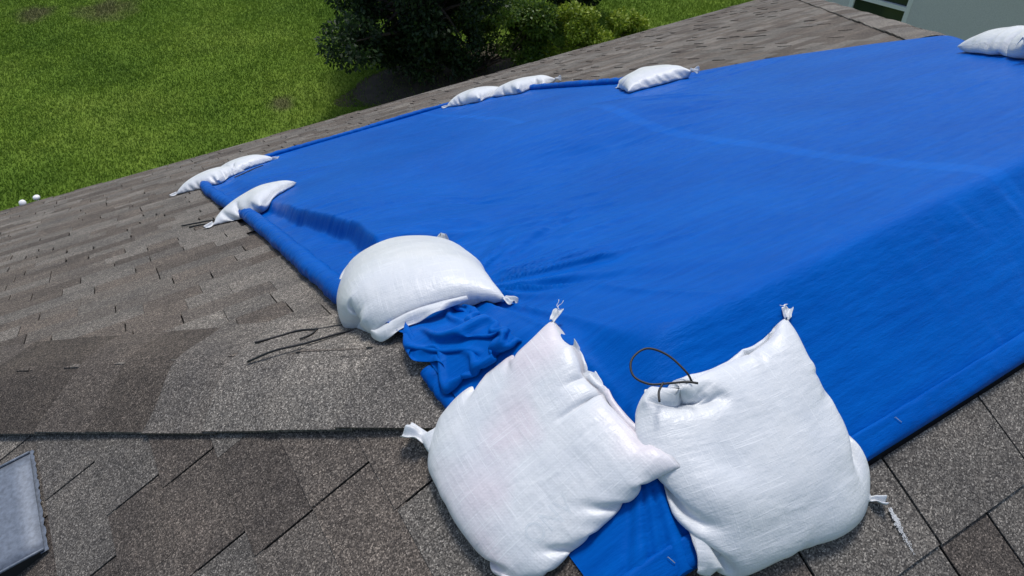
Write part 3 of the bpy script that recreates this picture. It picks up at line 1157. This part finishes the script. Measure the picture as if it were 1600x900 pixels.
for i, (nm, (cx, cy), W, H, ang, lab) in enumerate(far):
    a = math.radians(ang)
    ex, ey = np.array([math.cos(a), math.sin(a)*CA]), np.array([-math.sin(a), math.cos(a)*CA])
    if nm == 'I':
        ex, ey = np.array([math.cos(a), math.sin(a)]), np.array([-math.sin(a), math.cos(a)])
    cc = np.array([cx, cy])
    cs = [cc-ex*W*0.47-ey*H*0.47, cc+ex*W*0.47-ey*H*0.47, cc+ex*W*0.47+ey*H*0.47, cc-ex*W*0.47+ey*H*0.47]
    FB[nm] = build_bag('sandbag', cs, 36, 1.0, 20+i, lab, slack=1.17)

# ---------------------------------------------------------------- small parts of the bags
def near(X, p):
    return X[np.argmin(((X-np.asarray(p))**2).sum(1))]


def gz(x, y):
    return float(ground_z(np.array(float(x)), np.array(float(y))))


def ear(root, X, Gt, hf, ci, cj, size, seed):
    """twisted free corner of the sack."""
    n, m = Gt.shape
    p = X[Gt[ci, cj]]
    inn = X[Gt[min(max(ci, 5), n-6), min(max(cj, 5), m-6)]]
    d = p-inn
    d[2] *= 0.3
    d /= np.linalg.norm(d)
    s = np.cross(d, (0, 0, 1))
    s /= np.linalg.norm(s)
    V, uv, k, q = [], [], 7, 7
    for j in range(q):
        f = j/(q-1)
        w = size*(0.42+0.38*f)
        for i in range(k):
            t = i/(k-1)*2-1
            z = size*(0.34*math.sin(t*5+seed)*(0.4+f)+0.30*float(noise(t*3, f*3, seed)))
            V.append(p-d*size*0.5+d*size*1.25*f*(1+0.12*float(noise(t*3, 0, seed+1)))+s*w*t*0.6+np.array([0, 0, z+0.006]))
            uv.append((t*w, f*size))
    V = np.array(V)
    hz = hf(V[:, 0], V[:, 1])+0.003
    V[:, 2] = np.maximum(V[:, 2], hz)
    Fc = np.array([(j*k+i, j*k+i+1, (j+1)*k+i+1, (j+1)*k+i) for j in range(q-1) for i in range(k-1)])
    o = obj('corner_ear', V, Fc, M_BAG, root, smooth=True, uv=uv)
    md = o.modifiers.new('thick', 'SOLIDIFY')
    md.thickness = 0.0016
    md = o.modifiers.new('smooth', 'SUBSURF')
    md.levels = md.render_levels = 1
    return V[(q-1)*k+k//2]


def threads(root, p, seed, n=3, ln=0.03):
    r = random.Random(seed)
    for i in range(n):
        a = r.uniform(0, 6.28)
        pts = [np.array(p)]
        for j in range(4):
            a += r.uniform(-0.9, 0.9)
            pts.append(pts[-1]+np.array([math.cos(a), math.sin(a), r.uniform(-0.1, 0.7)])*ln/4)
        cord('thread', root, pts, 0.0007, M_THREAD, 16, 4)


nA, mA = GA.shape
ear(bagA, XA, GA, hA, 0, 0, 0.046, 1)
tip = ear(bagA, XA, GA, hA, nA-1, 0, 0.026, 2)
threads(bagA, tip+np.array([0, 0, 0.004]), 4, 3, 0.02)
nB, mB = GB.shape
tip = ear(bagB, XB, GB, hB, nB-1, 0, 0.024, 3)
threads(bagB, tip+np.array([0, 0, 0.004]), 9, 2, 0.022)
ear(bagB, XB, GB, hB, nB-1, mB-1, 0.024, 4)
# tied mouth of the sack with its cord loop, upper left of the near right bag
nk = XB[GB[int(0.28*(nB-1)), 0]]
cord('tie_cord', bagB, [nk+np.array(d) for d in ((0.03, 0.0, 0.0), (0.028, 0.018, 0.012), (0.018, 0.062, 0.022), (-0.008, 0.092, 0.026), (-0.045, 0.088, 0.020), (-0.062, 0.060, 0.012), (-0.048, 0.030, 0.010), (-0.018, 0.012, 0.012), (0.012, -0.002, 0.012), (0.026, -0.018, 0.016))], 0.0023, M_CORD, 60)
cord('tie_cord', bagB, [nk+np.array(d) for d in ((-0.025, 0.018, 0.012), (-0.045, 0.006, 0.012), (-0.058, -0.012, 0.010))], 0.0022, M_CORD, 14)
# faint lettering that shows through the near left bag
M_PRINT, pnt, pp_ = mat('faint_print')
pg = nd(pnt, 'ShaderNodeNewGeometry')
pnt.links.new(ramp(pnt, tex_noise(pnt, pg.outputs['Position'], 160, 2), [(0.3, (0.50, 0.60, 0.66)), (0.7, (0.62, 0.70, 0.74))]), pp_.inputs['Base Color'])
pp_.inputs['Roughness'].default_value = 0.4
pp_.inputs['Alpha'].default_value = 0.17
fc = bpy.data.curves.new('print', 'FONT')
fc.body = 'ONV'
fc.size = 1.0
fo = bpy.data.objects.new('print', fc)
C.objects.link(fo)
bpy.context.view_layer.update()
tm = fo.evaluated_get(bpy.context.evaluated_depsgraph_get()).to_mesh()
bmt = bmesh.new()
bmt.from_mesh(tm)
bmesh.ops.triangulate(bmt, faces=bmt.faces[:])
bmesh.ops.subdivide_edges(bmt, edges=bmt.edges[:], cuts=2, use_grid_fill=True)
tv = np.array([v.co[:] for v in bmt.verts])
tf = [tuple(v.index for v in f.verts) for f in bmt.faces]
bmt.free()
fo.evaluated_get(bpy.context.evaluated_depsgraph_get()).to_mesh_clear()
bpy.data.objects.remove(fo)
SA_ = XA[GA]
nrm_ = np.cross(np.gradient(SA_, axis=0), np.gradient(SA_, axis=1))
nrm_ /= np.linalg.norm(nrm_, axis=2)[..., None]
if nrm_[nA//2, mA//2, 2] < 0:
    nrm_ = -nrm_
out_ = []
for x, y, z in tv:
    gu, gv = (0.30+x*0.115)*(nA-1), (0.86-y*0.125)*(mA-1)
    i, j = min(int(gu), nA-2), min(int(gv), mA-2)
    a_, b_ = gu-i, gv-j
    lerp = lambda q: (q[i, j]*(1-a_)+q[i+1, j]*a_)*(1-b_)+(q[i, j+1]*(1-a_)+q[i+1, j+1]*a_)*b_
    out_.append(lerp(SA_)+lerp(nrm_)*0.0016)
obj('print', out_, tf, M_PRINT, bagA, smooth=True)
# mouth ruffles of the near left bag, on its edge toward the near right bag
iA = [GA[nA-1, int(f*(mA-1))] for f in np.linspace(0.22, 0.52, 14)]
strip_part('mouth_ruffle', bagA, XA[iA], (0.55, 0.45, 0.2), 0.034, 41, drop=0.6, wave=0.022, hf=hA)
# hem flap of the bag by the crumpled corner
nC, mC = GC.shape
iC = [GC[int(f*(nC-1)), 0] for f in np.linspace(0.02, 0.80, 26)]
strip_part('hem_flap', bagC, XC[iC]+np.array([0, 0, 0.012]), (-0.15, -0.62, 0.25), 0.055, 43, drop=0.35, wave=0.02, hf=hC)
ear(bagC, XC, GC, hC, nC-1, 0, 0.03, 7)
k0 = XC[GC[2, 1]]
for pts in (((-0.40, 0.60), (-0.45, 0.645), (-0.476, 0.660), (-0.53, 0.70), (-0.576, 0.745), (-0.63, 0.765), (-0.69, 0.778)),
            ((-0.40, 0.58), (-0.442, 0.600), (-0.50, 0.615), (-0.585, 0.641), (-0.66, 0.672), (-0.726, 0.698))):
    P = [(x, y, gz(x, y)+0.006+0.006*abs(float(noise(i*1.7, 0, 77)))) for i, (x, y) in enumerate(pts)]
    P[0] = (P[0][0], P[0][1], P[0][2]+0.02)
    cord('tie_cord', bagC, P, 0.0030, M_CORD, 50)
P = [(x, y, gz(x, y)+0.007) for x, y in ((-0.54, 0.705), (-0.56, 0.690), (-0.59, 0.688))]
cord('tie_cord', bagC, P, 0.0026, M_CORD, 12)
rD, XD, GD, hD = FB['D']
for pts in (((-0.50, 2.80), (-0.545, 2.90), (-0.60, 2.95), (-0.69, 3.02)), ((-0.51, 2.75), (-0.56, 2.80), (-0.60, 2.86), (-0.66, 2.90))):
    cord('tie_cord', rD, [(x, y, gz(x, y)+0.006) for x, y in pts], 0.0042, M_CORD, 30)
for nm, cs in (('D', ((0, 0), (0, -1))), ('E1', ((0, 0), (0, -1))), ('E2', ((-1, 0),)), ('F', ((0, 0), (-1, -1))), ('G', ((-1, -1), (-1, 0))), ('H', ((-1, -1), (-1, 0))), ('I', ((0, 0),))):
    rt_, Xx, Gg, hh = FB[nm]
    for q, (a, b) in enumerate(cs):
        ear(rt_, Xx, Gg, hh, a % Gg.shape[0], b % Gg.shape[1], 0.045, 50+q)
E1r = FB['E1'][0]
cord('tie_cord', E1r, [(x, y, float(tarp_z(np.array(x), np.array(y), False))+0.006) for x, y in ((-0.20, 4.25), (-0.12, 4.30), (-0.02, 4.45), (0.06, 4.52))], 0.004, M_CORD, 24)

# ---------------------------------------------------------------- roof vent on the left slope
vent = empty('roof_vent', (-1.45, 0.82, -T*1.45), 'grey metal slant back roof vent cut off at the lower left', 'roof vent')
xe = -1.318
ya, yb = 0.645, 0.975
dirn = np.array([-1.0, 0.0, -0.16])
Lh = 0.42
base_z = -T*1.318+0.016


def hood(y, f, dz=0):
    p = np.array([xe, y, base_z])+dirn*Lh*f
    p[2] += dz
    return p


V, Fc = [], []
ny, nf = 9, 9
for i in range(nf):
    f = i/(nf-1)
    for j in range(ny):
        y = ya+(yb-ya)*j/(ny-1)
        edge = 0.006*(1-abs(2*j/(ny-1)-1)**6)
        V.append(hood(y, f, edge+0.0015*float(noise(i*0.7, j*0.7, 5))))
for i in range(nf-1):
    for j in range(ny-1):
        Fc.append((i*ny+j, (i+1)*ny+j, (i+1)*ny+j+1, i*ny+j+1))
hv = obj('hood', V, Fc, M_VENT, vent, smooth=True)
md = hv.modifiers.new('thick', 'SOLIDIFY')
md.thickness = 0.002
md.offset = 1
for y in (ya, yb):                       # folded side walls
    s = -0.001 if y == ya else 0.001
    P4 = [hood(y, 0.0), hood(y, 1.0), hood(y, 1.0)*np.array([1, 1, 0])+np.array([0, 0, -T*(-(hood(y, 1.0)[0]))+0.004]), np.array([xe, y, -T*1.318+0.004])]
    V = [p+np.array([0, d, -0.001]) for d in (0.0, s*2) for p in P4]
    obj('side_wall', V, [(0, 1, 2, 3), (7, 6, 5, 4), (0, 4, 5, 1), (1, 5, 6, 2), (2, 6, 7, 3)], M_VENTIN, vent)
# raised rim lips along the two sides
for y in (ya, yb):
    obj('rim', *tube([hood(y, f, 0.003) for f in np.linspace(0, 1, 8)], 0.0035, 8), M_VENT, vent, smooth=True)
# nail flange under the shingles, with a torn, granule-stuck upper edge
V = []
for i in range(40):
    y = ya-0.006+(yb-ya+0.012)*i/39
    V.append((xe+0.006+0.006*random.random(), y, -T*(1.318-0.008)+0.013))
for i in range(40):
    y = ya-0.006+(yb-ya+0.012)*i/39
    V.append((xe-0.01, y, -T*1.328+0.017))
obj('flange', V, [(i, i+1, 41+i, 40+i) for i in range(39)], M_VENT, vent)
for f in (0.3, 0.45, 0.6, 0.75, 0.9):    # louvre slots in the near side
    b0, b1 = hood(ya, f, -0.012), hood(ya, f+0.04, -0.02)
    obj('louvre', *box((b0+b1)/2+np.array([0, -0.003, -0.012]), (0.012, 0.002, 0.03)), M_VENT, vent)

# white scuff of paint on a near shingle
V, Fc = [], []
sr = random.Random(12)
for i in range(300):
    t = sr.betavariate(1.3, 2.1)
    sp = 0.0042*math.sin(math.pi*min(1, t*0.9+0.12))+0.0008
    x, y = 0.215-0.012*t+sr.gauss(0, sp*0.6), -0.442-0.088*t
    rr = sr.uniform(0.0005, 0.0017)*(1.25-0.7*t)
    o = len(V)
    for q in range(6):
        a_ = q*math.pi/3+sr.uniform(-0.3, 0.3)
        k_ = rr*sr.uniform(0.5, 1.2)
        yq = y+1.5*k_*math.sin(a_)
        V.append((x+k_*math.cos(a_), yq, T*yq+0.0132+0.000004*i))
    Fc.append(tuple(range(o, o+6)))
scu = obj('paint_scuff', V, Fc, M_SCUFF, house)

# ---------------------------------------------------------------- white round caps at the eave
for x, y, lab, tilt in ((-1.83, EAVE+0.035, 'small round white cap standing at the eave, right one of two', 0.1), (-1.97, EAVE+0.0, 'small round white cap standing at the eave, left one of two', 0.5)):
    zc = ez+0.035
    e = empty('eave_cap', (x, y, ez-0.10), lab, 'cap', 'white caps at the eave')
    V, Fc = [], []
    n = 18
    for i, (r, h) in enumerate(((0.034, -0.012), (0.037, 0.0), (0.033, 0.012), (0.022, 0.020), (0.008, 0.024), (0.0005, 0.0245))):
        for j in range(n):
            a = 2*math.pi*j/n
            V.append((x+r*math.cos(a), y+r*math.sin(a)*math.cos(tilt)-h*math.sin(tilt)*0.3, zc+h+r*math.sin(a)*math.sin(tilt)))
    for i in range(5):
        for j in range(n):
            Fc.append((i*n+j, i*n+(j+1) % n, (i+1)*n+(j+1) % n, (i+1)*n+j))
    Fc.append(tuple(range(n-1, -1, -1)))
    obj('round_top', V, Fc, M_WHITE, e, smooth=True)
    obj('stem', *tube([(x, y, zc-0.01), (x, y, ez-0.05), (x, EAVE-0.005, ez-0.10)], 0.011, 10), M_WHITE, e, smooth=True)
    obj('mount_plate', *box((x, EAVE+0.004, ez-0.10), (0.07, 0.010, 0.07)), M_WHITE, e)

# ---------------------------------------------------------------- lawn, grass, soil bed doubling as tree shade
R = 260.0
lawn = obj('lawn', [(-R, -R, GROUND), (R, -R, GROUND), (R, R, GROUND), (-R, R, GROUND)], [(0, 1, 2, 3)], lawn_material())
lawn['kind'] = 'structure'
th = np.linspace(0, 2*math.pi, 60, endpoint=False)
bed = []
for (cx, cy, rx, ry, sd_) in ((5.3, 12.7, 2.0, 1.05, 3),):
    V = [(cx, cy, GROUND+0.006)]
    for a in th:
        k_ = 1+0.22*float(noise(math.cos(a)*2, math.sin(a)*2, sd_))
        V.append((cx+rx*k_*math.cos(a), cy+ry*k_*math.sin(a), GROUND+0.005))
    o = obj('soil_shade_bed', V, [(0, 1+i, 1+(i+1) % 60) for i in range(60)], M_SOIL_SHADE)  # dark patch of soil that also paints in the tree's shadow
    o['kind'] = 'structure'


def inside_bed(x, y):
    return ((x-5.3)/1.8)**2+((y-12.7)/0.9)**2 < 1


NB = 560000
gx = rng.uniform(-9, 24, NB*3)
gy = rng.uniform(8.2, 30, NB*3)
pp = np.stack([gx, gy, np.full_like(gx, GROUND)], -1)
px, py, pz = project(pp)
ok = (pz > 0) & (px > -160) & (px < 1420) & (py > -90) & (py < 350) & ~(inside_bed(gx, gy) & (rng.random(len(gx)) < 0.85))
pp = pp[ok][:NB]
n = len(pp)
ang = rng.uniform(0, 2*math.pi, n)
tall = 1+0.15*fbm(pp[:, 0]*1.4, pp[:, 1]*1.4, 100, 3)
hgt = rng.uniform(0.025, 0.06, n)*tall
wid = rng.uniform(0.004, 0.010, n)
lean = rng.uniform(0.1, 0.9, n)*hgt
dv = np.stack([np.cos(ang), np.sin(ang), 0*ang], -1)
la = rng.uniform(0, 2*math.pi, n)
tip = pp+np.stack([np.cos(la)*lean, np.sin(la)*lean, hgt], -1)
V = np.stack([pp-dv*wid[:, None], pp+dv*wid[:, None], tip], 1).reshape(-1, 3)
gr = obj('grass', V, np.arange(3*n).reshape(-1, 3), grass_material())
gr['kind'] = 'stuff'
gr['label'] = 'short green lawn grass beyond the roof eave'


# ---------------------------------------------------------------- trees and shrubs
def foliage(name, blobs, n, size, material, parent, seed, aspect=0.5):
    r = np.random.default_rng(seed)
    vols = np.array([b[3]*b[4]*b[5] for b in blobs])
    pick = r.choice(len(blobs), n, p=vols/vols.sum())
    B = np.array(blobs)[pick]
    d = r.normal(size=(n, 3))
    d /= np.linalg.norm(d, axis=1)[:, None]
    rad = r.random(n)**0.38
    c = B[:, :3]+d*rad[:, None]*B[:, 3:6]
    # leave gaps: drop leaves where a coarse noise is low
    nz = noise(c[:, 0]*3.2+c[:, 2]*1.7, c[:, 1]*3.2+c[:, 2]*2.3, seed)
    keep = nz > -0.42
    c, d = c[keep], d[keep]
    n = len(c)
    ax = r.normal(size=(n, 3))
    ax = ax+d*0.8+np.array([0, 0, -0.2])
    ax /= np.linalg.norm(ax, axis=1)[:, None]
    sd2 = np.cross(ax, r.normal(size=(n, 3)))
    sd2 /= np.linalg.norm(sd2, axis=1)[:, None]
    nr = np.cross(ax, sd2)
    s = size*r.uniform(0.6, 1.3, n)[:, None]
    w = s*aspect*0.5
    V = np.stack([c, c+ax*s*0.5+sd2*w+nr*s*0.06, c+ax*s+nr*s*-0.05, c+ax*s*0.5-sd2*w+nr*s*0.06], 1).reshape(-1, 3)
    return obj(name, V, np.arange(4*n).reshape(-1, 4), material, parent)


M_DARKLEAF = leaf_material('dark_evergreen_leaf', (0.010, 0.026, 0.009), (0.020, 0.046, 0.014), (0.045, 0.085, 0.022))
M_MIDLEAF = leaf_material('mid_green_leaf', (0.035, 0.080, 0.012), (0.080, 0.150, 0.018), (0.16, 0.23, 0.03))
M_LIMELEAF = leaf_material('yellow_green_leaf', (0.14, 0.22, 0.018), (0.26, 0.35, 0.03), (0.38, 0.46, 0.06))


def tree(name, base, h, blobs, nleaf, size, material, label, seed, trunk_r=0.12):
    bx, by = base
    e = empty(name, (bx, by, GROUND), label, 'tree')
    r = random.Random(seed)
    parts = []
    P = bez([(bx, by, GROUND-0.05), (bx+0.05, by-0.03, GROUND+0.5*h), (bx-0.03, by+0.05, GROUND+h)], 14)
    parts.append(tube(P, np.linspace(trunk_r, trunk_r*0.35, len(P)), 9))
    for b in blobs:
        s = r.uniform(0.25, 0.75)
        p0 = np.array((bx, by, GROUND+h*s))
        p2 = np.array(b[:3])
        p1 = (p0+p2)/2+np.array((r.uniform(-.1, .1), r.uniform(-.1, .1), 0.12))
        Pb = bez([p0, p1, p2], 8)
        parts.append(tube(Pb, np.linspace(trunk_r*0.45, 0.012, len(Pb)), 6))
    obj('trunk', *join(parts), M_BARK, e, smooth=True)
    foliage('crown', blobs, nleaf, size, material, e, seed)
    return e


def rblobs(c, rad, n, seed, br, zlo):
    r = random.Random(seed)
    out = []
    while len(out) < n:
        p = [r.uniform(-1, 1) for _ in range(3)]
        if sum(q*q for q in p) > 1 or sum(q*q for q in p) < 0.15:
            continue
        z = c[2]+p[2]*rad[2]
        if z < zlo:
            continue
        k = r.uniform(0.7, 1.25)*br
        out.append((c[0]+p[0]*rad[0], c[1]+p[1]*rad[1], z, k, k, k*0.75))
    return out


tree('evergreen_tree', (5.25, 13.05), 2.4, rblobs((5.1, 13.1, GROUND+1.65), (1.85, 1.35, 1.6), 54, 2, 0.52, GROUND+0.35)
     + [(3.75, 13.25, GROUND+0.95, 0.30, 0.28, 0.20), (4.25, 12.9, GROUND+0.62, 0.36, 0.36, 0.26), (4.9, 12.4, GROUND+0.45, 0.42, 0.38, 0.28), (6.1, 12.55, GROUND+0.5, 0.5, 0.45, 0.4), (6.45, 12.9, GROUND+0.8, 0.5, 0.5, 0.5), (5.6, 12.3, GROUND+0.42, 0.45, 0.4, 0.32)], 58000, 0.10, M_DARKLEAF, 'large dark evergreen tree standing on the lawn beyond the eave', 4, 0.13)
tree('evergreen_tree', (9.35, 13.5), 2.0, rblobs((9.4, 13.6, GROUND+1.45), (1.0, 0.9, 1.0), 24, 7, 0.38, GROUND+0.5), 20000, 0.085, M_DARKLEAF, 'smaller dark tree at the top of the picture behind the yellow green shrubs', 9, 0.09)


def shrub(blobs, nleaf, size, material, label, seed):
    bx, by = blobs[0][0], blobs[0][1]
    e = empty('shrub', (bx, by, GROUND), label, 'shrub', 'shrubs along the eave')
    parts = []
    r = random.Random(seed)
    for b in blobs:
        P = bez([(bx+r.uniform(-.15, .15), by+r.uniform(-.1, .1), GROUND-0.03), ((bx+b[0])/2, (by+b[1])/2, GROUND+0.25), b[:3]], 8)
        parts.append(tube(P, np.linspace(0.022, 0.006, len(P)), 5))
    obj('stems', *join(parts), M_BARK, e)
    foliage('leaves', blobs, nleaf, size, material, e, seed, 0.55)


shrub(rblobs((6.75, 12.3, GROUND+0.85), (1.05, 0.70, 0.78), 22, 21, 0.36, GROUND+0.25), 20000, 0.08, M_MIDLEAF, 'mid green shrub beside the large dark tree', 31)
shrub(rblobs((8.15, 11.85, GROUND+0.62), (0.80, 0.50, 0.48), 13, 22, 0.28, GROUND+0.2), 11000, 0.075, M_LIMELEAF, 'yellow green shrub just beyond the shingled eave', 32)
shrub(rblobs((9.4, 11.75, GROUND+0.50), (0.70, 0.40, 0.40), 10, 23, 0.24, GROUND+0.2), 7000, 0.075, M_LIMELEAF, 'low straggly yellow green shrub at the right end of the row', 33)

# ---------------------------------------------------------------- neighbouring house
wd = np.array([-0.30, 0.954, 0.0])          # along the wall
wn_ = np.array([-0.954, -0.30, 0.0])        # out of the wall, toward the roof
c0 = np.array([13.3, 7.84, GROUND])         # foot of the window's right side
nb = empty('neighbour_house', tuple(c0), 'grey stucco neighbouring house with a white framed window, behind the far hip', 'house')
ax3 = np.array([wd, wn_, (0, 0, 1)])


def wbox(name, a0, a1, o0, o1, z0, z1, m, parent=nb):
    c = c0+wd*(a0+a1)/2+wn_*(o0+o1)/2+np.array([0, 0, (z0+z1)/2])
    return obj(name, *box(c, (abs(a1-a0), abs(o1-o0), abs(z1-z0)), ax3), m, parent)


aL, aR, zs, zt, W0, W1 = 1.72, -9.0, 0.55, 2.05, -0.02, 1.16
wbox('wall', aR, W0, -0.22, 0, 0, 2.75, M_STUCCO)
wbox('wall', W1, aL, -0.22, 0, 0, 2.75, M_STUCCO)
wbox('wall', W0, W1, -0.22, 0, 0, zs, M_STUCCO)
wbox('wall', W0, W1, -0.22, 0, zt, 2.75, M_STUCCO)
wbox('wall', aL-0.22, aL, -9, -0.222, 0, 2.75, M_STUCCO)
M_GLASS, gnt, gp = mat('window_glass')
gnt.links.new(ramp(gnt, tex_noise(gnt, nd(gnt, 'ShaderNodeNewGeometry').outputs['Position'], 1.2), [(0.3, (0.018, 0.030, 0.026)), (0.7, (0.03, 0.045, 0.038))]), gp.inputs['Base Color'])
gp.inputs['Roughness'].default_value = 0.06
win = wbox('window', W0, W1, -0.10, -0.07, zs, zt, M_WHITE)
fwid = 0.085
for a0, a1, z0, z1 in ((W0, W0+fwid, zs, zt), (W1-fwid, W1, zs, zt), (W0+fwid, W1-fwid, zs, zs+fwid), (W0+fwid, W1-fwid, zt-fwid, zt), (W0+fwid, W1-fwid, 1.36, 1.44)):
    wbox('frame', a0, a1, -0.066, 0.012, z0, z1, M_WHITE, win)
wbox('pane', W0+fwid, W1-fwid, -0.066, -0.055, zs+fwid, 1.36, M_GLASS, win)
wbox('pane', W0+fwid, W1-fwid, -0.066, -0.050, 1.44, zt-fwid, M_GLASS, win)
rv = []
for a, o, z in ((aR-0.4, 0.45, 2.75), (aL+0.4, 0.45, 2.75), (aL+0.4, -9.4, 2.75), (aR-0.4, -9.4, 2.75), (aR+4, -4.5, 5.0), (aL-4, -4.5, 5.0)):
    rv.append(c0+wd*a+wn_*o+np.array([0, 0, z]))
obj('roof', rv, [(0, 1, 5, 4), (1, 2, 5), (2, 3, 4, 5), (3, 0, 4), (3, 2, 1, 0)], M_SH, nb)
